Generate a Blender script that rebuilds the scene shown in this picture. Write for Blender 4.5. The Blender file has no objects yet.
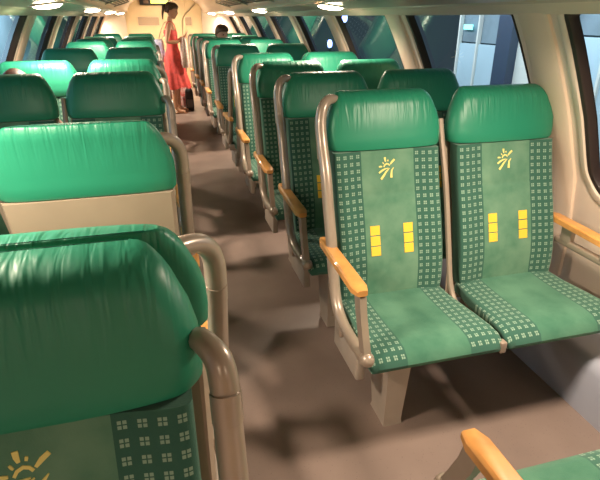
import bpy, bmesh, math, random
from mathutils import Vector, Matrix
random.seed(7)
S = bpy.context.scene
COL = S.collection
PI = math.pi

# ------------------------------------------------------------------ camera
CAM_F, VX, VY, CAM_H = 500.0, 152.0, 17.0, 1.5
ph = math.atan((240-VY)/CAM_F)
th = math.atan((300-VX)*math.cos(ph)/CAM_F)
cd = bpy.data.cameras.new('camera'); cam = bpy.data.objects.new('camera', cd); COL.objects.link(cam)
cd.sensor_fit = 'HORIZONTAL'; cd.sensor_width = 36.0; cd.lens = CAM_F/600*36.0; cd.clip_start = .02
cam.location = (0, 0, CAM_H)
cam.rotation_euler = (PI/2-ph, 0, -th)
S.camera = cam

# ------------------------------------------------------------------ world, lights, exposure
W = bpy.data.worlds.new('world'); S.world = W; W.use_nodes = True
bg = W.node_tree.nodes['Background']; bg.inputs[0].default_value = (.022, .032, .042, 1); bg.inputs[1].default_value = 1.0
S.view_settings.view_transform = 'Standard'; S.view_settings.look = 'None'
S.view_settings.gamma = 1; S.view_settings.use_curve_mapping = False
S.view_settings.exposure = 0.92

XC = .295                       # middle of the carriage
LAMP_Y = [-1.535+2.565*i for i in range(6)]
LAMP_DX = .893
LAMP_E = 12.0
def area(name, loc, rot, sx, sy, e, col, spread=180):
    d = bpy.data.lights.new(name, 'AREA'); d.shape = 'RECTANGLE'; d.size = sx; d.size_y = sy
    d.energy = e; d.color = col; d.spread = math.radians(spread)
    o = bpy.data.objects.new(name, d); o.location = loc; o.rotation_euler = rot; COL.objects.link(o); return o
# unseen cool area lights added to brighten the station hall and the left wall
area('hall_fill', (2.6, 5.0, 2.7), (0, math.radians(-62), 0), .5, 9, 190, (.78, .90, 1.0))
area('left_wall_fill', (-2.1, 9.0, 2.7), (0, math.radians(62), 0), .5, 16, 620, (.70, .86, 1.0))

# ------------------------------------------------------------------ materials
def mat(name, col, rough=.5, metal=0, noise=0, nscale=20, bump=0, bscale=60, spec=.5, col2=None, emis=None, estr=0, coat=0):
    m = bpy.data.materials.new(name); m.use_nodes = True
    nt = m.node_tree; b = nt.nodes['Principled BSDF']
    b.inputs['Base Color'].default_value = (*col, 1); b.inputs['Roughness'].default_value = rough
    b.inputs['Metallic'].default_value = metal; b.inputs['Specular IOR Level'].default_value = spec
    b.inputs['Coat Weight'].default_value = coat
    tc = nt.nodes.new('ShaderNodeTexCoord')
    if noise:
        n = nt.nodes.new('ShaderNodeTexNoise'); n.inputs['Scale'].default_value = nscale; n.inputs['Detail'].default_value = 5
        nt.links.new(tc.outputs['Object'], n.inputs['Vector'])
        r = nt.nodes.new('ShaderNodeValToRGB'); e = r.color_ramp.elements
        c2 = col2 or tuple(c*(1-noise) for c in col)
        e[0].position = .35; e[1].position = .65; e[0].color = (*c2, 1); e[1].color = (*col, 1)
        nt.links.new(n.outputs['Fac'], r.inputs['Fac']); nt.links.new(r.outputs['Color'], b.inputs['Base Color'])
    if bump:
        n = nt.nodes.new('ShaderNodeTexNoise'); n.inputs['Scale'].default_value = bscale; n.inputs['Detail'].default_value = 3
        nt.links.new(tc.outputs['Object'], n.inputs['Vector'])
        bp = nt.nodes.new('ShaderNodeBump'); bp.inputs['Strength'].default_value = bump; bp.inputs['Distance'].default_value = .004
        nt.links.new(n.outputs['Fac'], bp.inputs['Height']); nt.links.new(bp.outputs['Normal'], b.inputs['Normal'])
    if emis:
        b.inputs['Emission Color'].default_value = (*emis, 1); b.inputs['Emission Strength'].default_value = estr
    return m

def math_node(nt, op, a, b=None):
    n = nt.nodes.new('ShaderNodeMath'); n.operation = op
    for i, v in enumerate((a, b)):
        if v is None: continue
        if isinstance(v, (int, float)): n.inputs[i].default_value = v
        else: nt.links.new(v, n.inputs[i])
    return n.outputs[0]

def fabric(name, axis, band=.112, lo=(.062, .175, .112, 1), hi=(.150, .275, .185, 1)):
    """woven green plush: plain middle, darker side bands printed with small pale four-square dots"""
    m = bpy.data.materials.new(name); m.use_nodes = True; nt = m.node_tree; b = nt.nodes['Principled BSDF']
    tc = nt.nodes.new('ShaderNodeTexCoord'); sp = nt.nodes.new('ShaderNodeSeparateXYZ'); nt.links.new(tc.outputs['Object'], sp.inputs[0])
    p = .0275
    ax = math_node(nt, 'ABSOLUTE', sp.outputs['X'])
    u = math_node(nt, 'FRACT', math_node(nt, 'DIVIDE', math_node(nt, 'SUBTRACT', ax, band), p))
    v = math_node(nt, 'FRACT', math_node(nt, 'ADD', math_node(nt, 'DIVIDE', sp.outputs[axis], p), 100.0))
    du = math_node(nt, 'ABSOLUTE', math_node(nt, 'SUBTRACT', u, .5)); dv = math_node(nt, 'ABSOLUTE', math_node(nt, 'SUBTRACT', v, .5))
    sq = math_node(nt, 'LESS_THAN', math_node(nt, 'MAXIMUM', du, dv), .235)
    gap = math_node(nt, 'GREATER_THAN', math_node(nt, 'MINIMUM', du, dv), .035)
    inb = math_node(nt, 'GREATER_THAN', ax, band)
    dot = math_node(nt, 'MULTIPLY', math_node(nt, 'MULTIPLY', sq, gap), inb)
    n = nt.nodes.new('ShaderNodeTexNoise'); n.inputs['Scale'].default_value = 9; n.inputs['Detail'].default_value = 6
    nt.links.new(tc.outputs['Object'], n.inputs['Vector'])
    r = nt.nodes.new('ShaderNodeValToRGB'); e = r.color_ramp.elements
    e[0].position = .32; e[1].position = .7; e[0].color = lo; e[1].color = hi
    nt.links.new(n.outputs['Fac'], r.inputs['Fac'])
    m1 = nt.nodes.new('ShaderNodeMix'); m1.data_type = 'RGBA'
    nt.links.new(inb, m1.inputs[0]); nt.links.new(r.outputs[0], m1.inputs[6]); m1.inputs[7].default_value = (.034, .110, .080, 1)
    m2 = nt.nodes.new('ShaderNodeMix'); m2.data_type = 'RGBA'
    nt.links.new(dot, m2.inputs[0]); nt.links.new(m1.outputs[2], m2.inputs[6]); m2.inputs[7].default_value = (.25, .37, .28, 1)
    nt.links.new(m2.outputs[2], b.inputs['Base Color'])
    b.inputs['Roughness'].default_value = .9; b.inputs['Specular IOR Level'].default_value = .2
    b.inputs['Sheen Weight'].default_value = .35; b.inputs['Sheen Roughness'].default_value = .5
    b.inputs['Sheen Tint'].default_value = (.75, 1, .8, 1)
    n2 = nt.nodes.new('ShaderNodeTexNoise'); n2.inputs['Scale'].default_value = 420
    nt.links.new(tc.outputs['Object'], n2.inputs['Vector'])
    bp = nt.nodes.new('ShaderNodeBump'); bp.inputs['Strength'].default_value = .25; bp.inputs['Distance'].default_value = .002
    nt.links.new(n2.outputs['Fac'], bp.inputs['Height']); nt.links.new(bp.outputs['Normal'], b.inputs['Normal'])
    return m

def vinyl(name, col):
    """green imitation leather with gathers running down from the top of the headrest"""
    m = mat(name, col, rough=.42, spec=.5); nt = m.node_tree; b = nt.nodes['Principled BSDF']
    tc = nt.nodes.new('ShaderNodeTexCoord'); mp = nt.nodes.new('ShaderNodeMapping'); mp.inputs['Scale'].default_value = (42, 6, 4.5)
    nt.links.new(tc.outputs['Object'], mp.inputs[0])
    n = nt.nodes.new('ShaderNodeTexNoise'); n.inputs['Scale'].default_value = 1; n.inputs['Detail'].default_value = 2; n.inputs['Distortion'].default_value = .6
    nt.links.new(mp.outputs[0], n.inputs['Vector'])
    sp = nt.nodes.new('ShaderNodeSeparateXYZ'); nt.links.new(tc.outputs['Object'], sp.inputs[0])
    mr = nt.nodes.new('ShaderNodeMapRange'); mr.inputs[1].default_value = 1.09; mr.inputs[2].default_value = 1.22
    nt.links.new(sp.outputs['Z'], mr.inputs[0])
    h = math_node(nt, 'MULTIPLY', n.outputs['Fac'], mr.outputs[0])
    bp = nt.nodes.new('ShaderNodeBump'); bp.inputs['Strength'].default_value = .8; bp.inputs['Distance'].default_value = .009
    nt.links.new(h, bp.inputs['Height']); nt.links.new(bp.outputs['Normal'], b.inputs['Normal'])
    return m

M = {}
M['vinyl'] = vinyl('green_vinyl', (.018, .225, .130))
M['vinyl_edge'] = M['vinyl']
M['fab_back'] = fabric('dotted_plush_back', 'Z')
M['fab_seat'] = fabric('dotted_plush_cushion', 'Y', .122, (.036, .135, .085, 1), (.085, .215, .140, 1))
M['shell'] = mat('beige_seat_shell', (.37, .29, .215), .5, noise=.1, nscale=6)
M['frame'] = mat('beige_painted_metal', (.40, .315, .25), .32, metal=.25, noise=.12, nscale=10, coat=.3)
M['wood'] = mat('orange_beech', (.78, .36, .10), .38, noise=.3, nscale=14, coat=.3)
M['yellow'] = mat('yellow_weave', (.90, .56, .05), .8)
M['emblem'] = mat('pale_yellow_thread', (.80, .68, .22), .8)
M['pedestal'] = mat('grey_beige_pedestal', (.42, .35, .29), .5, noise=.1, nscale=8)
M['floor'] = None
M['wall'] = mat('beige_wall_panel', (.84, .69, .57), .42, noise=.06, nscale=4)
M['pillar'] = mat('peach_pillar_panel', (.86, .67, .52), .40, noise=.06, nscale=4)
M['cream'] = mat('cream_end_wall', (.64, .49, .28), .5, noise=.05, nscale=4)
M['ceil'] = mat('beige_ceiling_panel', (.66, .55, .45), .35, noise=.06, nscale=3)
M['soffit'] = mat('grey_beige_soffit', (.54, .45, .38), .28, noise=.1, nscale=3)
M['rubber'] = mat('dark_window_rubber', (.035, .022, .02), .4)
M['duct'] = mat('pale_blue_grey_duct', (.40, .42, .50), .35, noise=.08, nscale=5)
M['dark'] = mat('dark_metal', (.03, .03, .03), .4, metal=.5)
M['alu'] = mat('brushed_aluminium', (.55, .52, .48), .3, metal=.8)
M['plate'] = mat('brown_grey_plate', (.36, .26, .17), .5)

def floor_mat():
    m = bpy.data.materials.new('speckled_brown_vinyl_floor'); m.use_nodes = True; nt = m.node_tree; b = nt.nodes['Principled BSDF']
    tc = nt.nodes.new('ShaderNodeTexCoord')
    v = nt.nodes.new('ShaderNodeTexVoronoi'); v.inputs['Scale'].default_value = 75; nt.links.new(tc.outputs['Object'], v.inputs['Vector'])
    r = nt.nodes.new('ShaderNodeValToRGB'); e = r.color_ramp.elements
    e[0].position = .0; e[0].color = (.06, .045, .04, 1); e[1].position = .16; e[1].color = (1, 1, 1, 1)
    nt.links.new(v.outputs['Distance'], r.inputs[0])
    n = nt.nodes.new('ShaderNodeTexNoise'); n.inputs['Scale'].default_value = 2.2; n.inputs['Detail'].default_value = 6; nt.links.new(tc.outputs['Object'], n.inputs['Vector'])
    r2 = nt.nodes.new('ShaderNodeValToRGB'); e = r2.color_ramp.elements
    e[0].position = .3; e[0].color = (.195, .143, .122, 1); e[1].position = .7; e[1].color = (.285, .212, .178, 1)
    nt.links.new(n.outputs['Fac'], r2.inputs[0])
    mx = nt.nodes.new('ShaderNodeMix'); mx.data_type = 'RGBA'; mx.blend_type = 'MULTIPLY'; mx.inputs[0].default_value = .55
    nt.links.new(r2.outputs[0], mx.inputs[6]); nt.links.new(r.outputs[0], mx.inputs[7]); nt.links.new(mx.outputs[2], b.inputs['Base Color'])
    b.inputs['Roughness'].default_value = .5
    return m
M['floor'] = floor_mat()

def glass_mat(name, tint=(.80, .88, .88)):
    m = bpy.data.materials.new(name); m.use_nodes = True; nt = m.node_tree; nt.nodes.remove(nt.nodes['Principled BSDF'])
    out = nt.nodes['Material Output']
    t = nt.nodes.new('ShaderNodeBsdfTransparent'); t.inputs[0].default_value = (*tint, 1)
    g = nt.nodes.new('ShaderNodeBsdfGlossy'); g.inputs['Roughness'].default_value = .03; g.inputs[0].default_value = (.95, 1, 1, 1)
    lw = nt.nodes.new('ShaderNodeLayerWeight'); lw.inputs[0].default_value = .5
    fo = math_node(nt, 'ADD', math_node(nt, 'MULTIPLY', math_node(nt, 'POWER', lw.outputs['Facing'], 4.0), .75), .045)
    mx = nt.nodes.new('ShaderNodeMixShader'); nt.links.new(fo, mx.inputs[0]); nt.links.new(t.outputs[0], mx.inputs[1]); nt.links.new(g.outputs[0], mx.inputs[2])
    nt.links.new(mx.outputs[0], out.inputs[0]); return m
M['glass'] = glass_mat('tinted_window_glass')

# ------------------------------------------------------------------ mesh helpers
def new_obj(name, verts, faces, m, parent=None, smooth=True, loc=(0, 0, 0)):
    me = bpy.data.meshes.new(name); me.from_pydata([tuple(v) for v in verts], [], faces)
    me.validate()
    bm = bmesh.new(); bm.from_mesh(me); bmesh.ops.recalc_face_normals(bm, faces=bm.faces); bm.to_mesh(me); bm.free()
    if smooth:
        me.polygons.foreach_set('use_smooth', [True]*len(me.polygons))
        try: me.set_sharp_from_angle(angle=math.radians(42))
        except Exception: pass
    if isinstance(m, (list, tuple)):
        for k in m: me.materials.append(k)
    else: me.materials.append(m)
    o = bpy.data.objects.new(name, me); COL.objects.link(o); o.location = loc
    if parent: o.parent = parent
    return o

def tag(o, label=None, cat=None, group=None, kind=None):
    if label: o['label'] = label
    if cat: o['category'] = cat
    if group: o['group'] = group
    if kind: o['kind'] = kind
    return o
def empty(name, loc=(0, 0, 0), rz=0, label=None, cat=None, group=None):
    o = bpy.data.objects.new(name, None); COL.objects.link(o); o.location = loc; o.rotation_euler = (0, 0, rz); o.empty_display_size = .1
    return tag(o, label, cat, group)

class G:
    """collects vertices and faces of one mesh"""
    def __init__(s): s.v = []; s.f = []
    def add(s, vs, fs):
        n = len(s.v); s.v += [Vector(v) for v in vs]; s.f += [tuple(i+n for i in f) for f in fs]; return s
    def box(s, c, d, bev=0, rot=None):
        hx, hy, hz = d[0]/2, d[1]/2, d[2]/2
        if not bev:
            vs = [(x, y, z) for x in (-hx, hx) for y in (-hy, hy) for z in (-hz, hz)]
            fs = [(0, 1, 3, 2), (4, 6, 7, 5), (0, 4, 5, 1), (2, 3, 7, 6), (0, 2, 6, 4), (1, 5, 7, 3)]
        else:
            bm = bmesh.new(); bmesh.ops.create_cube(bm, size=1)
            for v in bm.verts: v.co = Vector((v.co.x*d[0], v.co.y*d[1], v.co.z*d[2]))
            bmesh.ops.bevel(bm, geom=bm.edges[:], offset=bev, segments=3, affect='EDGES', profile=.5)
            bm.verts.index_update(); vs = [v.co.copy() for v in bm.verts]; fs = [tuple(v.index for v in f.verts) for f in bm.faces]; bm.free()
        R = Matrix.Rotation(rot[1], 3, rot[0]) if rot else Matrix.Identity(3)
        return s.add([R @ Vector(v)+Vector(c) for v in vs], fs)
    def rings(s, rs, cap0=True, cap1=True):
        n = len(rs[0]); vs = [p for r in rs for p in r]; fs = []
        for i in range(len(rs)-1):
            for j in range(n):
                k = (j+1) % n; fs.append((i*n+j, i*n+k, (i+1)*n+k, (i+1)*n+j))
        if cap0: fs.append(tuple(range(n)))
        if cap1: fs.append(tuple((len(rs)-1)*n+j for j in range(n)))
        return s.add(vs, fs)
    def tube(s, pts, r, n=10, sub=4, flat=1.0, closed=False):
        P = spline([Vector(p) for p in pts], sub) if sub > 1 else [Vector(p) for p in pts]
        up = None; rs = []
        rad = (lambda t: r) if not callable(r) else r
        for i, p in enumerate(P):
            d = (P[min(i+1, len(P)-1)]-P[max(i-1, 0)]).normalized()
            if up is None:
                up = Vector((1, 0, 0)) if abs(d.x) < .9 else Vector((0, 0, 1))
            up = (up-d*up.dot(d)).normalized(); q = d.cross(up)
            rr = rad(i/(len(P)-1))
            rs.append([p+up*math.cos(2*PI*k/n)*rr+q*math.sin(2*PI*k/n)*rr*flat for k in range(n)])
        return s.rings(rs)
    def ball(s, c, r, n=12, m=8, sc=(1, 1, 1)):
        rs = []
        for i in range(1, m):
            a = PI*i/m
            rs.append([Vector(c)+Vector((r*sc[0]*math.sin(a)*math.cos(2*PI*k/n), r*sc[1]*math.sin(a)*math.sin(2*PI*k/n), r*sc[2]*math.cos(a))) for k in range(n)])
        return s.rings(rs)
    def out(s, name, m, parent=None, smooth=True, loc=(0, 0, 0)): return new_obj(name, s.v, s.f, m, parent, smooth, loc)

def spline(P, sub):
    out = []
    for i in range(len(P)-1):
        p0 = P[max(i-1, 0)]; p1 = P[i]; p2 = P[i+1]; p3 = P[min(i+2, len(P)-1)]
        for k in range(sub):
            t = k/sub
            out.append(.5*((2*p1)+(p2-p0)*t+(2*p0-5*p1+4*p2-p3)*t*t+(3*p1-p0-3*p2+p3)*t**3))
    out.append(P[-1]); return out

def lerp_table(T, t):
    if t <= T[0][0]: return T[0][1]
    for a, b in zip(T, T[1:]):
        if t <= b[0]:
            k = (t-a[0])/(b[0]-a[0]); return a[1]+(b[1]-a[1])*k
    return T[-1][1]

def slab(path, n=40, ex=5, fn=None):
    """loft of superellipses along a (y,z) path: rows (y, z, half width, half thickness, normal)"""
    rs = []
    for (y, z, w, d, (ny, nz)) in path:
        ring = []
        for k in range(n):
            a = 2*PI*(k+.5)/n; c, s_ = math.cos(a), math.sin(a)
            x = w*math.copysign(abs(c)**(2/ex), c); q = d*math.copysign(abs(s_)**(2/ex), s_)
            if fn: q += fn(x/w, q/d, y, z)
            ring.append(Vector((x, y+ny*q, z+nz*q)))
        rs.append(ring)
    return rs

# ------------------------------------------------------------------ seat unit
# seat coordinates: the passenger faces -y; y = 0 is the front face of the headrest's top
FACE = [(.40, -.185), (.55, -.165), (.75, -.115), (.90, -.065), (.97, -.045), (1.03, -.030), (1.10, -.022), (1.17, -.008), (1.24, .010)]
def face_y(z): return lerp_table(FACE, z)

def headrest():
    rows = [(1.024, .220, .034), (1.027, .238, .045), (1.036, .245, .049), (1.07, .247, .050), (1.11, .245, .049), (1.15, .235, .047), (1.18, .222, .044), (1.198, .214, .044), (1.212, .205, .0405), (1.224, .196, .034), (1.233, .187, .025), (1.238, .176, .014), (1.239, .160, .006)]
    p = []
    for z, w, d in rows:
        fy = face_y(min(z, 1.21)); sh = max(0, .044-d)*.8 if z > 1.19 else 0; p.append((fy+.046+sh, z, w, d, (-1, 0)))
    def puff(u, q, y, z):      # front bulges in the middle
        if q <= 0: return 0
        k = min(1, max(0, (abs(u)-.85)/.15))
        return .010*(1-u*u)-(.014*k*k if z < 1.2 else .008*k*k)
    return G().rings(slab(p, 44, 4.2, puff))
def backrest():
    p = []
    for z in [.445, .450, .46, .50, .56, .62, .68, .74, .80, .85, .858, .866, .90, .95, .99, 1.022]:
        w = .225 if z > .47 else .22
        d = .036
        if z < .448: d = .022
        if z == .858: d = .0335
        fy = face_y(z); p.append((fy+.036, z, w, d, (-1, 0)))
    def bol(u, q, y, z):       # side bolsters and a soft lumbar curve
        if q <= 0: return 0
        k = max(0, (abs(u)-.5)/.5); return .016*k*k*(3-2*k)+.008*math.exp(-((z-.62)/.1)**2)
    return G().rings(slab(p, 48, 6, bol))
def cushion():
    pts = [(-.150, .420, .222, .030), (-.165, .428, .226, .036), (-.25, .424, .232, .038), (-.33, .426, .240, .039), (-.42, .430, .249, .038), (-.49, .431, .256, .037), (-.530, .429, .259, .033), (-.553, .418, .259, .028), (-.565, .405, .255, .020), (-.568, .396, .250, .009)]
    nor = [(0, 1)]*6+[(-.25, .97), (-.6, .8), (-.85, .5), (-.95, .3)]
    p = [(y, z, w, d, n) for (y, z, w, d), n in zip(pts, nor)]
    def sag(u, q, y, z):
        if q <= 0: return 0
        return -.010*(1-u*u)*math.exp(-((y+.38)/.14)**2)+.004*max(0, abs(u)-.6)
    return G().rings(slab(p, 44, 5, sag))
def shell():
    g = G(); rs = []
    for z in [.34, .36, .45, .6, .75, .9, 1.0, 1.024]:
        w = .238
        fy = face_y(z); y0 = fy+.074; y1 = fy+.098 if z > .4 else fy+.09
        ring = []
        for x, y in [(-w, y0), (-w+.012, y1), (w-.012, y1), (w, y0)]: ring.append(Vector((x, y, z)))
        rs.append(ring)
    g.rings(rs)
    g.box((0, -.34, .378), (.43, .30, .022), .006)          # pan under the cushion
    return g

def flat_poly(pts, y_of, th=.0016):
    """flat outline in (x,z) laid on the back's face, th proud"""
    n = len(pts); f = [Vector((x, y_of(x, z)-th, z)) for x, z in pts]; b = [Vector((x, y_of(x, z)+.002, z)) for x, z in pts]
    vs = f+b; fs = [tuple(range(n)), tuple(range(2*n-1, n-1, -1))]+[(i, (i+1) % n, n+(i+1) % n, n+i) for i in range(n)]
    return vs, fs
def fabric_face(x, z):
    u = abs(x)/.225; k = max(0, (u-.5)/.5)
    return face_y(z)-(.016*k*k*(3-2*k)+.008*math.exp(-((z-.62)/.1)**2))+.0
def stroke(pts, w):
    L = []; R = []
    for i, (x, z) in enumerate(pts):
        a = pts[max(i-1, 0)]; b = pts[min(i+1, len(pts)-1)]; dx, dz = b[0]-a[0], b[1]-a[1]; l = math.hypot(dx, dz)
        ww = w[i]/2 if isinstance(w, (list, tuple)) else w/2
        L.append((x-dz/l*ww, z+dx/l*ww)); R.append((x+dz/l*ww, z-dx/l*ww))
    return L+R[::-1]
def emblem():
    g = G(); cx, cz = -.004, .953
    k = .00038                               # metres per unit of the drawing (480 units = 50 px)
    def P(u, v): return (cx+(u-225)*k, cz-(v-225)*k)
    S_ = [([(203, 116), (205, 140), (210, 160)], [22, 20, 12]), ([(135, 206), (152, 206), (170, 206)], [14, 16, 10]),
          ([(312, 142), (285, 163), (262, 188)], [18, 20, 12]), ([(238, 142), (237, 150), (235, 158)], [10, 12, 10]), ([(178, 165), (184, 174), (190, 182)], [8, 11, 8]),
          ([(188, 212), (200, 192), (222, 180), (242, 186), (254, 200)], [12, 13, 14, 13, 12]),
          ([(132, 268), (165, 247), (200, 232), (240, 225)], [16, 17, 13, 5]),
          ([(152, 332), (185, 296), (215, 258), (252, 228)], [22, 20, 15, 5]), ([(268, 322), (270, 290), (276, 250), (300, 222)], [26, 22, 15, 5])]
    for pts, w in S_:
        q = [P(*p) for p in pts]; ww = [x*k for x in w]
        g.add(*flat_poly(stroke(q, ww), fabric_face))
    return g
def side_frame(sx, low=0):
    """tube frame on one side: shoulder, arch, upright, foot curve, front knob, flat arm post"""
    g = G()
    X = .525*sx
    top = {0: [(.400*sx, .070, 1.165), (.432*sx, .058, 1.200), (.475*sx, .030, 1.216), (.510*sx, .005, 1.196), (X, -.008, 1.14), (X, -.032, 1.06)],
           1: [(.488*sx, .045, 1.07), (.494*sx, .015, 1.096), (.506*sx, -.018, 1.107), (.520*sx, -.044, 1.096), (X, -.056, 1.06), (X, -.064, 1.02)],
           2: [(.430*sx, .045, 1.178), (.462*sx, .015, 1.176), (.497*sx, -.025, 1.160), (.518*sx, -.048, 1.130), (X, -.058, 1.09), (X, -.065, 1.03)]}[low]
    pts = top+[(X, -.085, .96), (X, -.125, .84), (X, -.170, .72), (X, -.205, .60), (X, -.245, .505), (X, -.31, .455), (X, -.42, .442), (X, -.55, .452)]
    g.tube(pts, lambda t: .0215 if t > .3 else .0155+.006*t/.3, 12, 4)
    g.ball((X, -.565, .456), .026, 14, 10, (1, 1.1, 1))
    # sleeve ring under the arch
    P = Vector((X, -.042 if low == 0 else -.067, 1.03)); g.tube([P+Vector((0, .006, .022)), P-Vector((0, .006, .022))], .0226, 12, 1)
    # flat post from pad to knob
    rs = []
    for z, y, w in [(.660, -.480, .026), (.60, -.495, .025), (.53, -.524, .024), (.47, -.550, .024), (.445, -.558, .020)]:
        rs.append([Vector((X+a*.012, y+b*w, z)) for a, b in ((-1, -1), (1, -1), (1, 1), (-1, 1))])
    g.rings(rs)
    g.box((.48*sx, -.30, .405), (.11, .05, .05), .006); g.box((.485*sx, -.50, .42), (.09, .05, .035), .006)
    return g
def arm_pad(sx, X=None):
    X = .530*sx if X is None else X
    rs = []
    for t in [0, .02, .08, .5, .92, .98, 1]:
        y = -.085-.425*t; z = .690-.012*t; k = 1-.35*max(0, (.08-min(t, 1-t))/.08)
        w = (.024+.004*t)*k; d = .016*k
        rs.append([Vector((X+a*w, y, z+b*d)) for a, b in ((-1, -.7), (-.7, -1), (.7, -1), (1, -.7), (1, .6), (.75, 1), (-.75, 1), (-1, .6))])
    return G().rings(rs)
def middle_frame():
    g = G()
    for s in (-1, 1):
        pass
    g.tube([(0, .03, 1.12), (0, .0, 1.04), (0, -.075, .86), (0, -.15, .62), (0, -.2, .47), (0, -.27, .405), (0, -.40, .40), (0, -.56, .405)], .012, 8, 3)
    g.box((0, -.565, .412), (.026, .03, .045), .005)
    return g
def pedestal(sx):
    g = G(); x0 = sx*.335; rs = []
    for z, w, y0, y1 in [(0, .040, -.435, -.30), (.02, .037, -.43, -.305), (.30, .046, -.45, -.27), (.345, .06, -.50, -.24)]:
        rs.append([Vector((x0-w, y0, z)), Vector((x0+w, y0, z)), Vector((x0+w, y1, z)), Vector((x0-w, y1, z))])
    g.rings(rs); return g
def rail(sx):
    g = G()
    g.box((0, -.40, .35), (1.0, .05, .03), .005); g.box((0, -.26, .35), (1.0, .05, .03), .005)
    # aisle side bracket box under the seat
    g.box((sx*.485, -.30, .315), (.035, .26, .13), .01)
    return g

def make_double_seat(sx, low=0):
    """sx = -1: the aisle is on the unit's -x side"""
    root = empty('double_seat')
    for cx in (.255*sx, -.284*sx):
        st = shell().out('seat', M['shell'], root, True, (cx, 0, 0)); st.scale.x = 1.03 if cx*sx < 0 else 1.0
        headrest().out('headrest', M['vinyl'], st)
        backrest().out('backrest', M['fab_back'], st)
        cushion().out('cushion', M['fab_seat'], st)
        emblem().out('sun_emblem', M['emblem'], st, False)
        for s in (-1, 1):
            for i in range(3):
                z = .722-.040*i; x = s*.072
                vs, fs = flat_poly([(x-.020, z-.0175), (x+.020, z-.0175), (x+.020, z+.0175), (x-.020, z+.0175)], fabric_face, .0022)
                q = G().add(vs, fs).out('yellow_square', M['yellow'], st, False)
    fr = side_frame(sx, low).out('side_frame', M['frame'], root)
    arm_pad(sx).out('armrest_pad', M['wood'], fr)['label'] = 'orange wooden armrest pad'
    middle_frame().out('middle_frame', M['frame'], root)
    pedestal(sx).out('pedestal', M['pedestal'], root)
    rail(sx).out('underframe', M['pedestal'], root)
    wa = G(); X = -.548*sx
    wa.box((X, -.2, .64), (.03, .06, .09), .008); wa.box((X, -.42, .64), (.03, .06, .09), .008); wa.box((X, -.31, .60), (.03, .34, .03), .008)
    wf = wa.out('wall_arm_bracket', M['frame'], root)
    arm_pad(sx, -.540*sx).out('armrest_pad', M['wood'], wf)['label'] = 'orange wooden armrest pad by the wall'
    return root
def copy_tree(o, parent=None):
    c = o.copy(); COL.objects.link(c)
    if parent: c.parent = parent
    for ch in list(o.children): copy_tree(ch, c)
    return c

# ------------------------------------------------------------------ carriage shell
Y0, YE, YW = -2.9, 12.3, 10.95
PROF = [(0, 1.485), (.6, 1.475), (.85, 1.440), (.98, 1.391), (1.13, 1.337), (1.27, 1.271), (1.40, 1.206), (1.52, 1.138), (1.56, 1.112)]
def prof(z): return lerp_table(PROF, z)
def wx(side, z, out=0): return XC+side*(prof(z)+out)

g = G(); g.box((XC, (Y0+YE)/2, -.05), (3.1, YE-Y0+.4, .1)); tag(g.out('floor', M['floor'], None, False), 'brown speckled vinyl floor of the carriage', kind='structure')

def extrude_profile(pts, y0, y1, th=None):
    g = G(); n = len(pts)
    ny = max(2, int((y1-y0)/1.0)+1)
    for j in range(ny): g.v += [Vector((x, y0+(y1-y0)*j/(ny-1), z)) for x, z in pts]
    for j in range(ny-1):
        for i in range(n-1): g.f.append((j*n+i, j*n+i+1, (j+1)*n+i+1, (j+1)*n+i))
    return g
# ceiling: lamp soffits on both sides and a raised middle
half = [(1.16, 1.555), (1.065, 1.545), (1.055, 1.560), (.80, 1.590), (.785, 1.605), (.775, 1.66), (.71, 1.76), (.50, 1.88), (.25, 1.95), (0, 1.97)]
pts = [(XC+x, z) for x, z in half]+[(XC-x, z) for x, z in half[::-1][1:]]
tag(extrude_profile(pts, Y0, YE+.05).out('ceiling', M['ceil']), 'beige curved carriage ceiling with side soffits', kind='structure')
for side, nm in ((1, 'right'), (-1, 'left')):
    # soffit panels carrying the lamps, between raised joints
    t = G()
    for k in range(11):
        a = -2.66+1.282*k; b = a+1.270
        vs = []
        for y in (a, b):
            for dx, z in ((1.050, 1.5535), (.805, 1.5834)): vs.append((XC+side*dx, y, z)); vs.append((XC+side*dx, y, z+.006))
        t.add(vs, [(0, 2, 6, 4), (1, 5, 7, 3), (0, 4, 5, 1), (2, 3, 7, 6), (0, 1, 3, 2), (4, 6, 7, 5)])
    tag(t.out('trim_soffit_'+nm, M['soffit'], None, False), kind='structure')
    t = extrude_profile([(wx(side, 1.51, .004), 1.509), (wx(side, 1.51, -.020), 1.511), (wx(side, 1.53, -.028), 1.530), (wx(side, 1.545, -.05), 1.546), (wx(side, 1.545, .02), 1.55)], Y0, YW)
    tag(t.out('trim_valance_'+nm, M['wall']), kind='structure')

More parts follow.
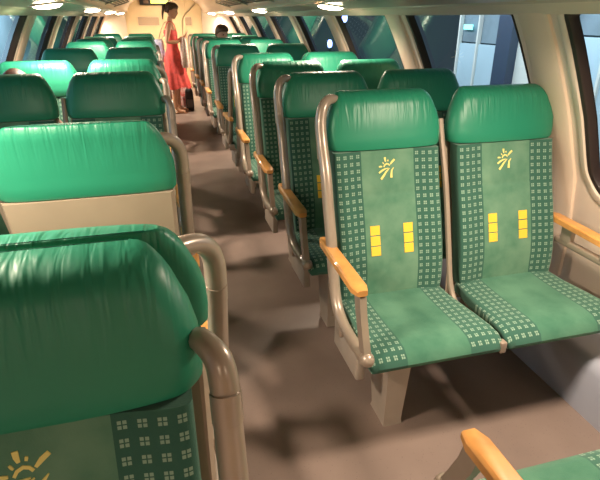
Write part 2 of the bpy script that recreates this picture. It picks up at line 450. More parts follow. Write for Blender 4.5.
# side walls: one moulded panel per window bay with a rounded opening
PITCH = 1.282
def rrect(y0, y1, z0, z1, r, n=10, rt=None):
    pts = []; rt = rt or r; rb = r
    for cy, cz, a0, r in ((y1-rt, z1-rt, 0, rt), (y0+rt, z1-rt, PI/2, rt), (y0+rb, z0+rb, PI, rb), (y1-rb, z0+rb, 1.5*PI, rb)):
        for k in range(n+1): a = a0+PI/2*k/n; pts.append((cy+r*math.cos(a), cz+r*math.sin(a)))
    out = []
    for i in range(len(pts)):                 # fill the straight runs
        a = pts[i]; b = pts[(i+1) % len(pts)]; d = math.hypot(b[0]-a[0], b[1]-a[1]); m = max(1, int(d/.05))
        for k in range(m): out.append((a[0]+(b[0]-a[0])*k/m, a[1]+(b[1]-a[1])*k/m))
    return out
RT = .045                                     # the openings' upper corners are tight, the lower ones wide
def win_ring(side, base, offs):
    """rings following the wall: offs = list of (offset inwards of opening, distance outwards)"""
    y0, y1, z0, z1, r = base; rs = []
    for o, d in offs:
        ring = []
        for y, z in rrect(y0, y1, z0, z1, r, 10, RT):
            q = r if z < (z0+z1)/2 else RT
            ty = (y0+q-y)/q if y < y0+q else (-(y-(y1-q))/q if y > y1-q else 0)
            tz = (z0+q-z)/q if z < z0+q else (-(z-(z1-q))/q if z > z1-q else 0)
            ny, nz = y+o*ty, z+o*tz
            ring.append(Vector((wx(side, nz, d), ny, nz)))
        rs.append(ring)
    return rs
def bay_wall(side, ya, yb, base):
    y0, y1, z0, z1, r = base; P = rrect(y0-.03, y1+.03, z0-.03, z1+.002, r+.03, 10, RT+.02); cy, cz = (ya+yb)/2, 1.1
    zt, zb = 1.556, 0.0
    outer = []
    for y, z in P:
        dy, dz = y-cy, z-cz
        t = min((yb-cy)/abs(dy) if dy else 1e9, ((zt-cz)/dz if dz > 0 else (zb-cz)/dz) if dz else 1e9)
        outer.append([cy+dy*t, cz+dz*t])
    for c in ((ya, zb), (ya, zt), (yb, zb), (yb, zt)):
        i = min(range(len(outer)), key=lambda i: math.hypot(outer[i][0]-c[0], outer[i][1]-c[1])); outer[i] = list(c)
    rs = []
    for t in (0, .12, .3, .5, .75, 1):
        rs.append([Vector((wx(side, z+(oz-z)*t), y+(oy-y)*t, z+(oz-z)*t)) for (y, z), (oy, oz) in zip(P, outer)])
    return G().rings(rs, False, False)
wn = 0
for side, nm in ((1, 'right'), (-1, 'left')):
    W_all = G()
    ks = range(-4, 7)
    for k in ks:
        ya = 1.825+PITCH*k; yb = ya+PITCH
        if ya < Y0: ya = Y0
        base = (1.825+PITCH*k+.121, 1.825+PITCH*k+PITCH-.160, .80, 1.540, .13)
        w = bay_wall(side, ya, yb, base); W_all.add(w.v, w.f)
        wn += 1
        fr = G(); fr.rings(win_ring(side, base, [(-.036, .004), (-.036, -.004), (-.028, -.010), (-.006, -.010), (0, -.004), (0, .02)]), False, False)
        wo = tag(fr.out('window_%d' % wn, M['wall']), kind='structure')
        rb = G(); rb.rings(win_ring(side, base, [(-.001, .012), (-.001, -.002), (.008, -.006), (.020, -.002), (.026, .010), (.027, .040), (.0, .045)]), False, False)
        rb.out('rubber_seal', M['rubber'], wo)
        gl = G(); nz = 12; y0_, y1_ = base[0]+.01, base[1]-.01
        for d in (.034, .040):
            n0 = len(gl.v)
            for i in range(nz+1):
                z = .81+(1.53-.81)*i/nz; gl.v += [Vector((wx(side, z, d), y0_, z)), Vector((wx(side, z, d), y1_, z))]
            if d == .034: gl.f += [(n0+2*i, n0+2*i+1, n0+2*i+3, n0+2*i+2) for i in range(nz)]
        gl.v = gl.v[:2*(nz+1)]
        gl.out('glass_pane', M['glass'], wo)
        # pillar panel at the far end of the bay
        pl = G(); yc = 1.825+PITCH*(k+1); rs = []
        for i in range(17):
            z = .36+(1.535-.36)*i/16; X = lambda d: wx(side, z, d)
            rs.append([Vector((X(.01), yc-.091, z)), Vector((X(-.012), yc-.086, z)), Vector((X(-.020), yc-.073, z)), Vector((X(-.020), yc+.073, z)), Vector((X(-.012), yc+.086, z)), Vector((X(.01), yc+.091, z))])
        pl.rings(rs); tag(pl.out('trim_pillar_%s_%d' % (nm, k+5), M['pillar']), kind='structure')
    # blank stretch near the end
    ya = 1.825+PITCH*7
    zz = [0, .3, .6, .72, .85, .96, 1.07, 1.19, 1.31, 1.42, 1.52, 1.545]
    e = extrude_profile([(wx(side, z), z) for z in zz], ya, YW+.05); W_all.add(e.v, e.f)
    tag(W_all.out('wall_'+nm, M['wall']), 'beige moulded side wall with rounded window openings', kind='structure')
    # duct / heater box along the wall foot
    d = extrude_profile([(XC+side*1.238, 0), (XC+side*1.245, .20), (XC+side*1.26, .235), (XC+side*1.29, .25), (XC+side*1.488, .25)], Y0, YW)
    tag(d.out('baseboard_'+nm, M['duct']), 'pale blue grey duct casing along the wall foot', kind='structure')
    # slanting end panel between the last window and the end wall
    sl = G(); xe = 1.06 if side > 0 else -.55
    sl.add([(XC+side*1.50, YW, 0), (xe, YE, 0), (xe, YE, 1.99), (XC+side*1.18, YW, 1.99), (XC+side*1.50, YW, .8)], [(0, 1, 2, 3, 4)])
    tag(sl.out('wall_end_'+nm, mat('cream_side_panel_'+nm, (.60, .53, .44), .5, noise=.05, nscale=3), None, False), 'cream panel beside the end wall', kind='structure')
    sk = G(); sk.box((XC+side*1.53, (Y0+YE)/2, -.05), (.02, YE-Y0, .3)); tag(sk.out('trim_outer_sill_'+nm, M['dark'], None, False), kind='structure')
g = G(); g.box((XC, YE+.04, 1.0), (1.8, .08, 2.1)); tag(g.out('wall_back', M['cream'], None, False), 'cream yellow end wall of the saloon', kind='structure')
g = G(); g.box((XC, Y0-.04, 1.0), (3.2, .08, 2.1)); tag(g.out('wall_front', M['cream'], None, False), kind='structure')
# corner beads and panel joint strips on the end wall
g = G()
for x in (-.50, .70, 1.04): g.box((x, YE-.006, 1.0), (.02, .014, 1.98), .003)
tag(g.out('trim_end_wall', M['cream'], None, False), kind='structure')
# outer roof skin keeps the sky out of the saloon
g = extrude_profile([(XC+x, z) for x, z in [(1.20, 1.56), (1.08, 1.8), (.75, 2.02), (0, 2.1), (-.75, 2.02), (-1.08, 1.8), (-1.20, 1.56)]], Y0-.1, YE+.1)
tag(g.out('trim_roof_skin', M['dark']), kind='structure')

# ------------------------------------------------------------------ seats
P_ = {'A': make_double_seat(-1), 'B': make_double_seat(1, 1), 'C': make_double_seat(-1, 2)}   # aisle on local -x, +x, -x
XR, XL = 1.095, -.482
used = {'A': False, 'B': False, 'C': False}
def place(kind, x, y, rot, label, group=None, high=1.0):
    p = P_[kind]
    if not used[kind]: o = p; used[kind] = True
    else: o = copy_tree(p)
    o.location = (x, y, 0); o.rotation_euler = (0, 0, rot); o.scale = (1, 1, high)
    tag(o, label, 'train seat', group or 'double seats of the saloon'); return o
place('A', XR, 1.82, 0, 'bright green double seat in the right foreground, sun emblems and yellow squares in full view')
place('B', XL, .617, 0, 'dark green double seat filling the bottom left corner, facing the camera', high=.975)
place('C', XL+.022, .808, PI, 'double seat back to back with the nearest left seat, only headrest tops showing', high=.975)
place('C', XL, 1.535, PI, 'double seat on the left seen from behind, bright green headrest above a beige back panel')
place('B', XL, 2.82, 0, 'dark green double seat facing the camera just behind the seat with the beige back panel')
place('B', XL, 3.68, 0, 'light green left double seat, brown hair showing before its window headrest')
place('C', XL, 3.86, PI, 'double seat turned away, hidden back to back behind the light green left seat')
place('B', XL, 5.20, 0, 'dark double seat in the fourth visible row of headrests on the left')
place('B', XL, 6.60, 0, 'paler double seat on the left, just behind the fourth row of headrests')
place('B', XL, 7.40, 0, 'far left double seat, third from the end wall')
place('B', XL, 8.25, 0, 'far left double seat beside the standing woman, second from the end wall')
place('B', XL, 9.70, 0, 'farthest double seat on the left, nearest to the end wall')
place('B', XR, .185, PI, 'double seat at the bottom right edge, only orange armrest and cushion edge in view')
place('A', XR, 2.55, 0, 'double seat directly behind the bright foreground pair on the right')
place('A', XR, 3.27, 0, 'dark double seat on the right, two rows behind the foreground pair')
place('A', XR, 4.07, 0, 'light green double seat on the right, three rows behind the foreground pair')
place('B', XR, 4.26, PI, 'right double seat turned away, back to back behind the light green row')
place('A', XR, 5.58, 0, 'very dark double seat on the right facing the camera across the second bay')
place('A', XR, 6.70, 0, 'green double seat on the right directly behind the very dark one')
place('A', XR, 7.50, 0, 'right double seat just in front of the seated man')
place('A', XR, 8.35, 0, 'right double seat in which the man sits')
place('A', XR, 9.50, 0, 'farthest double seat on the right, nearest to the end wall')

# ------------------------------------------------------------------ ceiling lamps (each gives the light of its own tube)
glow = mat('lit_lamp_diffuser', (1, .95, .85), .4, emis=(1.0, .80, .56), estr=22)
bezel = mat('lamp_bezel', (.60, .52, .42), .35, metal=.3)
def orrect(hx, hy, r, n=6):
    return rrect(-hx, hx, -hy, hy, r, n)
lamp_names = ['behind the camera', 'above the foreground', 'first in view', 'second in view', 'third in view', 'fourth in view']
slope = math.atan((1.5834-1.5535)/(1.050-.805))
for side, sn in ((1, 'right'), (-1, 'left')):
    for i, y in enumerate(LAMP_Y):
        x = XC+side*LAMP_DX; z = 1.5535+(1.050-LAMP_DX)*math.tan(slope)
        root = empty('ceiling_lamp', (x, y, z), 0, 'warm lamp in the %s soffit, %s' % (sn, lamp_names[i]), 'ceiling lamp', 'lamps in the soffits')
        root.rotation_euler = (0, side*slope, 0)
        P0 = orrect(.080, .090, .045); g = G()
        def R(o, zz): return [Vector((px*(1-o/.085), py*(1-o/.085), zz)) for px, py in P0]
        g.rings([R(-.018, 0), R(-.014, -.008), R(0, -.010), R(.004, -.004)], False, False); g.out('bezel', bezel, root)
        g = G(); g.rings([R(.002, -.006), R(.010, -.016), R(.030, -.024), R(.06, -.027)], False, True); g.out('diffuser', glow, root)
        area('lamp_light', (x, y, z-.045), (0, side*slope, 0), .16, .18, LAMP_E, (1.0, .82, .64), 168)

root = empty('ceiling_lamp', (XC, 11.4, 1.945), 0, 'unseen fill lamp added under the ceiling to brighten the end wall', 'ceiling lamp')  # extra lamp above the view, added to lift the end wall's brightness
g = G(); g.rings([[Vector((a, b, 0)) for a, b in orrect(.30, .09, .05)], [Vector((a, b, -.02)) for a, b in orrect(.29, .08, .05)]]); g.out('diffuser', glow, root)
area('lamp_light', (XC, 11.4, 1.91), (0, 0, 0), .5, .14, 8, (1.0, .81, .60))

# ------------------------------------------------------------------ luggage racks
for side, sn in ((1, 'right'), (-1, 'left')):
    root = empty('luggage_rack', (XC+side*.64, 2.2, 1.636), 0, 'dark slatted luggage rack under the ceiling on the %s, its end showing at the top' % sn, 'luggage rack', 'luggage racks')
    ya, yb = -2.2-2.2, 7.5-2.2
    for i in range(5):
        t = i/4; x = side*(.088-.145*t); z = .006+.050*t
        G().box((x, (ya+yb)/2, z), (.024, yb-ya, .012), .003).out('slat', M['dark'], root, False)
    for x, z, r in ((.110, -.002, .008), (-.082, .062, .010)):
        G().tube([(side*x, ya, z), (side*x, yb, z)], r, 8, 1).out('rail', M['alu'], root)
    for k in range(8):
        y = ya+.05+(yb-ya-.06)*k/7
        G().tube([(side*.115, y, -.014), (side*-.085, y, .048)], .007, 6, 1).out('bracket', M['alu'], root)
# grab pole slanting from the right rack end down to the stair screen
g = G(); g.tube([(.74, 9.6, 1.72), (.62, 9.6, 1.60), (.50, 9.6, 1.46), (.49, 9.6, 1.0), (.49, 9.6, .0)], .010, 8, 2)
tag(g.out('grab_pole', M['cream']), 'thin cream grab pole with slanting top near the end wall, right of the woman', 'grab pole')

# ------------------------------------------------------------------ end wall fittings
root = empty('display_sign', (.075, YE-.04, 1.795), 0, 'dark passenger display with glowing yellow green text bar high on the end wall', 'display')
G().box((0, 0, 0), (.60, .07, .12), .01).out('housing', M['dark'], root)
G().box((.11, -.037, .004), (.36, .006, .07), .002).out('screen', mat('yellow_green_screen', (.5, .6, .1), .4, emis=(.62, .78, .10), estr=1.3), root, False)
G().box((-.17, -.037, 0), (.10, .006, .06), .002).out('indicator', mat('brown_indicator', (.12, .06, .03), .4), root, False)
for x, w, lab in ((-.08, .44, 'wide brown grey plate on the end wall left of the woman'), (.765, .14, 'narrow brown grey plate on the end wall right of the woman')):
    rt = empty('wall_plate', (x, YE-.008, 1.415), 0, lab, 'wall plate')
    G().box((0, 0, 0), (w, .012, .17), .003).out('plate', M['plate'], rt, False)
    G().tube([(-w/2, -.008, .085), (w/2, -.008, .085), (w/2, -.008, -.085), (-w/2, -.008, -.085), (-w/2, -.008, .085)], .004, 6, 1).out('rim', M['wall'], rt, False)

# ------------------------------------------------------------------ people
def skin_mesh(name, nodes, edges, m, parent=None, sub=2, root=0):
    me = bpy.data.meshes.new(name); me.from_pydata([n[0] for n in nodes], edges, [])
    o = bpy.data.objects.new(name, me); COL.objects.link(o)
    md = o.modifiers.new('s', 'SKIN'); md.use_smooth_shade = True; md.branch_smoothing = .6
    for i, n in enumerate(nodes):
        r = n[1]; r = (r, r) if isinstance(r, (int, float)) else r
        me.skin_vertices[0].data[i].radius = r
        me.skin_vertices[0].data[i].use_root = (i == root)
    o.modifiers.new('d', 'SUBSURF').levels = sub; o.modifiers['d'].render_levels = sub
    dg = bpy.context.evaluated_depsgraph_get(); dg.update()
    m2 = bpy.data.meshes.new_from_object(o.evaluated_get(dg)); m2.materials.clear(); m2.materials.append(m)
    m2.polygons.foreach_set('use_smooth', [True]*len(m2.polygons))
    o.modifiers.clear(); o.data = m2; bpy.data.meshes.remove(me)
    if parent: o.parent = parent
    return o
def head_mesh(h=.225):
    """head facing -y, origin at the chin/neck joint; returns verts and faces"""
    g = G(); rs = []; N = 24
    rows = [(.0, .030, .035, -.030), (.02, .048, .052, -.022), (.05, .060, .070, -.012), (.09, .068, .085, -.002), (.12, .072, .092, .004), (.15, .074, .095, .006), (.18, .070, .088, .008), (.205, .055, .068, .010), (.220, .032, .040, .010)]
    for z, w, d, cy in rows:
        ring = []
        for k in range(N):
            a = 2*PI*k/N; x = w*math.cos(a); y = cy+d*math.sin(a)
            f = max(0, -math.sin(a))**14                      # middle of the face
            if .06 < z < .12: y -= f*.020*(1-abs(z-.085)/.04 if abs(z-.085) < .04 else 0)
            if z == .12: y += .008*max(0, -math.sin(a))*(abs(math.cos(a)) > .3)
            ring.append(Vector((x, y, z)))
        rs.append(ring)
    g.rings(rs)
    for s in (-1, 1): g.ball((s*.073, .012, .100), .018, 8, 6, (.35, .8, 1.2))      # ears
    g.tube([(-.020, -.083, .045), (0, -.089, .044), (.020, -.083, .045)], .0045, 6, 2)  # lips
    return g
def face_parts(parent, M4, eye):
    g = G()
    for s in (-1, 1): g.ball((s*.030, -.076, .112), .010, 8, 6, (1.3, .7, .8))
    g.v = [M4 @ v for v in g.v]; return g.out('eyes', eye, parent)
def hand(g, wrist, d, palm, side=1):
    """palm plus five curled fingers added to g; d = direction of fingers, palm = palm normal"""
    d = Vector(d).normalized(); p = Vector(palm).normalized(); q = d.cross(p).normalized()*side; w = Vector(wrist)
    c = w+d*.045
    g.tube([w-d*.01, w+d*.03, w+d*.085], lambda t: .022+.010*math.sin(PI*min(1, t*1.1)), 8, 3, .6)
    for i, (o, L) in enumerate(((-.030, .060), (-.010, .074), (.010, .070), (.030, .055))):
        b = w+d*.080+q*o
        g.tube([b, b+d*L*.45+p*.008, b+d*L*.75+p*.030, b+d*L*.72+p*.050], lambda t: .0088-.002*t, 6, 2)
    b = w+d*.028-q*.030
    g.tube([b, b+d*.025-q*.022+p*.010, b+d*.050-q*.024+p*.030], lambda t: .0105-.002*t, 6, 2)
skin_m = mat('tanned_skin', (.66, .34, .20), .5, noise=.1, nscale=12)
skin_l = mat('fair_skin', (.62, .36, .24), .5, noise=.1, nscale=12)
hair_m = mat('dark_blond_hair', (.15, .078, .036), .45, noise=.5, nscale=60, bump=.6, bscale=120)
hair_b = mat('brown_hair', (.075, .026, .012), .45, noise=.6, nscale=60, bump=.6, bscale=120)
eye_m = mat('eye', (.05, .03, .02), .2)
red_m = mat('coral_red_cloth', (.86, .105, .09), .75, noise=.3, nscale=16, bump=.3, bscale=30)

# the standing woman, body turned to the right of the picture
wroot = empty('person', (.265, 8.98, 0), 0, 'woman standing in the aisle in a coral red dress, looking down at her hands', 'person')
N_ = [((0, 0, .93), (.115, .145)), ((.005, 0, 1.08), (.085, .115)), ((-.01, 0, 1.25), (.09, .13)), ((-.015, 0, 1.37), (.06, .10)), ((0, 0, 1.45), .046), ((.02, 0, 1.52), .045),
      ((-.02, -.155, 1.375), .046), ((-.085, -.19, 1.13), .036), ((.085, -.16, 1.135), .028), ((.145, -.135, 1.165), .022),
      ((-.02, .155, 1.375), .046), ((-.06, .19, 1.13), .036), ((.10, .14, 1.14), .028), ((.155, .11, 1.175), .022),
      ((.0, -.085, .82), .082), ((.012, -.085, .50), .054), ((-.03, -.09, .28), .050), ((-.028, -.085, .085), .030), ((.03, -.095, .035), (.034, .026)), ((.12, -.105, .022), (.034, .018)),
      ((.0, .085, .82), .088), ((.035, .085, .50), .054), ((.02, .08, .28), .050), ((.03, .08, .085), .030), ((.09, .08, .035), (.034, .026)), ((.18, .085, .022), (.034, .018))]
E_ = [(0, 1), (1, 2), (2, 3), (3, 4), (4, 5), (3, 6), (6, 7), (7, 8), (8, 9), (3, 10), (10, 11), (11, 12), (12, 13), (0, 14), (14, 15), (15, 16), (16, 17), (17, 18), (18, 19), (0, 20), (20, 21), (21, 22), (22, 23), (23, 24), (24, 25)]
bd = skin_mesh('body', N_, E_, skin_m, wroot)
hg = G(); hand(hg, (.14, -.135, 1.165), (.8, .25, .35), (-.2, .5, .6)); hand(hg, (.15, .11, 1.175), (.8, -.3, .3), (-.2, -.5, .6), -1)
hd = head_mesh()
Mh = Matrix.Translation((.02, 0, 1.485)) @ Matrix.Rotation(math.radians(78), 4, 'Z') @ Matrix.Rotation(math.radians(14), 4, 'X')
hd.v = [Mh @ v for v in hd.v]
# hands and head are fused into the one body mesh
def fuse(o, gs):
    bm = bmesh.new(); bm.from_mesh(o.data)
    for g_ in gs:
        vs = [bm.verts.new(v) for v in g_.v]
        for f in g_.f:
            try: bm.faces.new([vs[i] for i in f]).smooth = True
            except ValueError: pass
    bmesh.ops.recalc_face_normals(bm, faces=bm.faces); bm.to_mesh(o.data); bm.free()
fuse(bd, [hg, hd]); face_parts(bd, Mh, eye_m)
hr = G(); rs = []
for z, w, d, cy in [(.065, .060, .045, .060), (.10, .078, .070, .040), (.14, .083, .088, .022), (.165, .082, .100, .008), (.19, .078, .102, .006), (.215, .062, .082, .008), (.235, .036, .050, .010)]:
    rs.append([Vector((w*math.cos(2*PI*k/20), cy+d*math.sin(2*PI*k/20), z)) for k in range(20)])
hr.rings(rs); hr.ball((0, .125, .13), .040, 12, 8, (1, .8, 1.1)); hr.tube([(0, .13, .12), (.005, .135, .04), (0, .115, -.05)], lambda t: .026-.018*t, 8, 3)
hr.v = [Mh @ v for v in hr.v]; hr.out('hair', hair_m, bd)
# dress: bodice to flared hem with folds
dr = G(); rs = []
for z, rx, ry, cx in [(1.31, .098, .135, -.012), (1.27, .108, .145, -.008), (1.20, .100, .135, 0), (1.10, .090, .120, .005), (1.04, .094, .124, .005), (.95, .125, .155, 0), (.85, .140, .170, 0), (.70, .165, .190, .012), (.55, .190, .205, .02), (.46, .210, .220, .026), (.42, .215, .225, .028)]:
    amp = max(0, (1.0-z))*.032
    rs.append([Vector((cx+(rx+amp*math.sin(9*a+z*4))*math.cos(a), (ry+amp*math.sin(9*a+z*4))*math.sin(a), z+.02*math.sin(4*a)*(z < .5))) for a in [2*PI*k/72 for k in range(72)]])
dr.rings(rs, False, False); d_o = dr.out('dress', red_m, wroot)
for s in (-1, 1): G().tube([(.085, s*.07, 1.29), (.055, s*.085, 1.40), (-.02, s*.085, 1.435), (-.085, s*.07, 1.33)], .006, 6, 4).out('shoulder_strap', red_m, d_o)
for s, x0 in ((-1, .045), (1, .105)):
    sd = G(); yy = s*.09
    sd.rings([[Vector((x0+.115*math.cos(a)*1.0, yy+.042*math.sin(a), z)) for a in [2*PI*k/20 for k in range(20)]] for z in (.0, .016)])
    sd.tube([(x0+.04, yy-.042, .014), (x0+.03, yy, .062), (x0+.04, yy+.042, .014)], .007, 6, 4); sd.tube([(x0-.06, yy-.036, .014), (x0-.055, yy, .085), (x0-.06, yy+.036, .014)], .006, 6, 4)
    sd.out('sandal', mat('tan_leather', (.25, .12, .06), .5), wroot)
ph_o = empty('phone', (.265+.24, 8.97, 1.235), 0, 'small phone held in both hands by the standing woman', 'phone')
G().box((0, 0, 0), (.012, .07, .13), .004, ('Y', .5)).out('phone_body', mat('pale_phone_case', (.75, .68, .55), .4), ph_o)
# pale knitted wrap hanging from her forearm
wr = G(); rs = []
for z, a_, b_ in [(1.20, .030, .035), (1.14, .045, .05), (1.02, .055, .06), (.90, .06, .06), (.80, .065, .055), (.74, .05, .04)]:
    rs.append([Vector((.445+(a_+.008*math.sin(5*t))*math.cos(t), 8.84+(b_+.008*math.sin(5*t))*math.sin(t), z)) for t in [2*PI*k/30 for k in range(30)]])
wr.rings(rs); tag(wr.out('knitted_wrap', mat('off_white_knit', (.85, .74, .66), .9, noise=.5, nscale=40, col2=(.70, .42, .36), bump=.8, bscale=80)), 'off white knitted wrap hanging from the woman\'s forearm', 'wrap')

def bag(name, loc, dims, m, label, cat, handle=True, m2=None, wheels=False):
    root = empty(name, loc, 0, label, cat); x, y, z = dims
    g = G(); rs = []
    for t, k in [(0, .86), (.04, .97), (.2, 1.0), (.6, .99), (.85, .94), (.96, .82), (1, .6)]:
        rs.append([Vector((px*k, py*k, z*t+(.035 if wheels else 0))) for px, py in rrect(-x/2, x/2, -y/2, y/2, min(x, y)*.3, 5)])
    g.rings(rs); g.out('bag_body', m, root)
    p = G(); p.box((0, -y/2-.006, z*.36), (x*.66, .03, z*.38), .01); p.out('front_pocket', m2 or m, root)
    if handle:
        hz = z+(.035 if wheels else 0)
        G().tube([(-x*.2, 0, hz-.02), (-x*.18, 0, hz+.07), (0, 0, hz+.10), (x*.18, 0, hz+.07), (x*.2, 0, hz-.02)], .008, 6, 4).out('handle', M['dark'], root)
    if wheels:
        for s in (-1, 1):
            w = G(); w.tube([(s*x*.36-.01, 0, .02), (s*x*.36+.01, 0, .02)], .02, 12, 1); w.out('wheel', M['dark'], root)
    return root
floral = mat('pink_white_floral_cloth', (.80, .62, .55), .7, noise=.5, nscale=18, col2=(.62, .09, .08))
bag('suitcase', (.44, 9.40, 0), (.22, .20, .42), floral, 'pink and white floral suitcase on the floor just right of the woman\'s legs', 'suitcase', True, None, True)
bag('rucksack', (.48, 9.17, 0.0), (.14, .16, .36), mat('black_nylon', (.02, .018, .018), .6), 'black rucksack on the floor between the floral suitcase and the right seats', 'bag', True, mat('grey_nylon', (.12, .10, .09), .6))
bag('shoulder_bag', (.06, 9.27, .80), (.17, .20, .36), mat('pale_blue_white_plastic', (.62, .64, .72), .5, noise=.6, nscale=10, col2=(.28, .32, .55)), 'pale blue and white bag hanging behind the woman\'s hips', 'bag', False)
g = G(); g.tube([(.085, 9.10, 1.13), (.14, 9.06, 1.30), (.23, 9.04, 1.43), (.31, 9.10, 1.36), (.17, 9.2, 1.2), (.09, 9.22, 1.13)], .007, 6, 4); bag_o = [o for o in COL.objects if o.name == 'shoulder_bag'][0]
s_o = g.out('strap', M['shell']); s_o.parent = bag_o; s_o.location = (-.085+.0, -9.17, -.80)
bag('pink_bag', (.125, 9.35, 0), (.14, .18, .38), mat('pink_cloth', (.60, .20, .16), .7, noise=.5, nscale=14, col2=(.75, .5, .42)), 'pinkish bag on the floor behind the woman\'s calves', 'bag', True)

def seated(loc, rz, label, top, hair, lean=0, headturn=0, sk=skin_l, sc=1.0):
    root = empty('person', loc, rz, label, 'person'); root.scale = (sc,)*3
    n = [((0, 0, .53), (.15, .11)), ((0, .03, .68), (.125, .095)), ((0, .06, .86), (.14, .09)), ((0, .06, .98), (.11, .065)), ((0, .05, 1.06), .045), ((0, .035, 1.12), .045),
         ((-.17, .06, .96), .052), ((-.21, .0, .72), .040), ((-.10, -.18, .64), .030), ((-.05, -.24, .62), .022),
         ((.17, .06, .96), .052), ((.21, .0, .72), .040), ((.10, -.18, .64), .030), ((.05, -.24, .62), .022),
         ((-.09, -.16, .535), .078), ((-.10, -.46, .515), .056), ((-.10, -.45, .28), .046), ((-.10, -.44, .08), .030), ((-.10, -.55, .03), (.036, .022)),
         ((.09, -.16, .535), .078), ((.10, -.46, .515), .056), ((.10, -.45, .28), .046), ((.10, -.44, .08), .030), ((.10, -.55, .03), (.036, .022))]
    e = [(0, 1), (1, 2), (2, 3), (3, 4), (4, 5), (3, 6), (6, 7), (7, 8), (8, 9), (3, 10), (10, 11), (11, 12), (12, 13), (0, 14), (14, 15), (15, 16), (16, 17), (17, 18), (0, 19), (19, 20), (20, 21), (21, 22), (22, 23)]
    b = skin_mesh('body', n, e, sk, root)
    h1 = G(); hand(h1, (-.05, -.24, .62), (.5, -.8, -.1), (0, 0, -1)); hand(h1, (.05, -.24, .62), (-.5, -.8, -.1), (0, 0, -1), -1)
    mh = Matrix.Translation((0, .03, 1.085)) @ Matrix.Rotation(headturn, 4, 'Z') @ Matrix.Rotation(lean, 4, 'X')
    h = head_mesh(); h.v = [mh @ v for v in h.v]; fuse(b, [h1, h]); face_parts(b, mh, eye_m)
    hr = G(); rs = []
    for z, w, d, cy in [(.075, .060, .040, .066), (.10, .078, .066, .044), (.14, .085, .090, .022), (.16, .086, .104, .004), (.185, .083, .106, .002), (.212, .068, .088, .006), (.238, .038, .052, .008)]:
        rs.append([Vector((w*math.cos(2*PI*k/20), cy+d*math.sin(2*PI*k/20), z)) for k in range(20)])
    hr.rings(rs); hr.v = [mh @ v for v in hr.v]; hr.out('hair', hair, b)
    sh = G(); rs = []
    for z, a_, b_, cy in [(.50, .175, .14, .0), (.60, .165, .125, .02), (.70, .150, .115, .03), (.86, .165, .115, .06), (.96, .150, .095, .06), (1.02, .075, .065, .055)]:
        rs.append([Vector((a_*math.cos(t), cy+b_*math.sin(t), z)) for t in [2*PI*k/28 for k in range(28)]])
    sh.rings(rs)
    for s in (-1, 1): sh.tube([(s*.14, .06, .97), (s*.18, .05, .93), (s*.20, .02, .82)], lambda t: .066-.012*t, 10, 3)
    sh.out('shirt', top, root)
    tr = G()
    for s in (-1, 1): tr.tube([(s*.075, -.02, .535), (s*.09, -.16, .54), (s*.10, -.44, .52), (s*.10, -.475, .42), (s*.10, -.455, .12)], lambda t: .098-.036*t, 12, 4)
    tr.out('trousers', mat('dark_trousers', (.03, .035, .06), .8), root)
    return root
seated((.97, 8.02, .0), 0, 'man with short brown hair seated far back on the right, head above the headrests', mat('grey_brown_shirt', (.16, .12, .10), .8), hair_m, .1, .5, skin_l, 1.06)
seated((-.80, 3.30, .0), 0, 'passenger on the left by the window, only brown hair visible above a dark headrest', mat('brown_shirt', (.14, .08, .06), .8), hair_b, .35, .3, skin_l, .93)

# ------------------------------------------------------------------ outside the right windows: station building on the platform
pale = mat('pale_blue_panel', (.44, .57, .66), .5, noise=.12, nscale=1.5)
pale2 = mat('grey_upper_panel', (.20, .26, .31), .5, noise=.3, nscale=2.5)
white = mat('off_white_panel', (.66, .66, .62), .5, noise=.08, nscale=2)
navy = mat('navy_column', (.035, .05, .09), .45)
def facade(name, x, ya, yb, z0, z1, m, label):
    g = G(); g.box((x+.04, (ya+yb)/2, (z0+z1)/2), (.08, yb-ya, z1-z0), .005); return tag(g.out(name, m, None, False), label, kind='structure')
facade('trim_platform', 5.6, -3, 16, -1.15, -1.0, mat('grey_platform', (.20, .19, .19), .7, noise=.3, nscale=6), 'grey station platform')
G_ = bpy.data.objects['trim_platform']; G_.data.clear_geometry()
gp = G(); gp.box((5.9, 6.5, -1.08), (8, 24, .12)); 
gp_m = G_.data; gp_m.from_pydata([tuple(v) for v in gp.v], [], gp.f)
hall = empty('station_hall', (4.5, 5.0, -1.02), 0, 'pale blue panelled station hall with light mullions seen through the right windows', 'building')
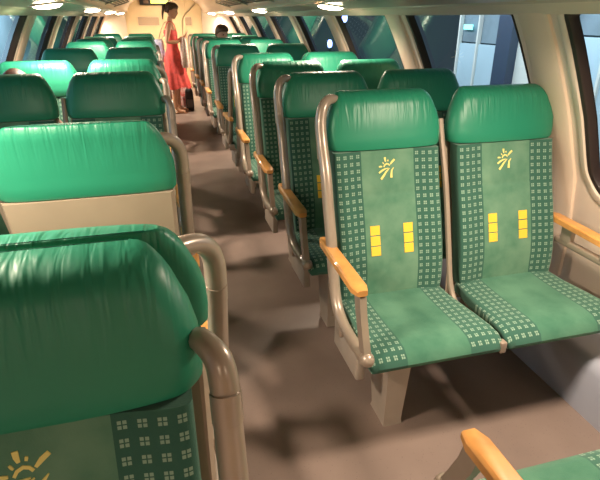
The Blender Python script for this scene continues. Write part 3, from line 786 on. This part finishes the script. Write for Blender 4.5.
def hp(name, ya, yb, z0, z1, m, x=0, d=.08):
    g = G(); g.box((x+d/2, (ya+yb)/2-5.0, (z0+z1)/2+1.02), (d, yb-ya, z1-z0), .004); return g.out(name, m, hall, False)
yy = [7.28, 6.80, 6.24]
for a, b in ((6.82, 7.28), (6.27, 6.79)): hp('lower_panel', a, b, -1.02, 1.14, pale); hp('upper_panel', a, b, 1.16, 2.8, pale2, .03)
hp('column', 5.92, 6.22, -1.02, 3.0, navy, -.12, .25)
hp('white_panel', 5.02, 5.92, -1.02, 2.8, white)
for a in (3.62, 2.72, 1.82): hp('lower_panel', a, a+.87, -1.02, 1.30, pale); hp('upper_panel', a, a+.87, 1.32, 2.8, pale2, .03)
hp('lower_panel', 4.52, 5.0, -1.02, 1.30, pale); hp('upper_panel', 4.52, 5.0, 1.32, 2.8, pale2, .03)
for y in (7.30, 6.805, 6.255, 5.01, 4.505, 3.605, 2.705): hp('mullion', y-.018, y+.018, -1.02, 2.8, white, -.03, .06)
hp('roof_edge', 1.5, 7.4, 2.8, 3.0, navy, -.4, .6)
cl = hp('lit_sign', 6.98, 7.20, 1.33, 1.40, mat('cyan_lit_sign', (.3, .8, .8), .4, emis=(.25, .85, .9), estr=1.0), -.02, .02)
# distant blue platform lamps seen through the middle windows
for i, (x, y, z, lab) in enumerate(((4.5, 12.5, 1.48, 'small blue station light high behind the fourth right window'), (4.5, 13.6, .85, 'small blue white station light low behind the fifth right window'))):
    r_ = empty('station_light', (x, y, z), 0, lab, 'lamp')
    G().ball((0, 0, 0), .07, 12, 8, (1, 1, 1.6)).out('bulb', mat('blue_lamp_%d' % i, (.4, .5, 1), .4, emis=(.25, .35, 1.0), estr=4), r_)
    G().tube([(0, 0, -z-1.0), (0, 0, -.1)], .03, 8, 1).out('post', M['dark'], r_)
# outside the left windows: pale retaining wall
rw = empty('retaining_wall', (-4.0, 12.0, -1.1), 0, 'pale blue grey retaining wall outside the left windows', 'wall')
for k in range(12):
    G().box((-.1, -13+2.6*k, 1.9), (.2, 2.58, 3.8), .01).out('concrete_panel', pale, rw, False)
print('objects', len(COL.objects))
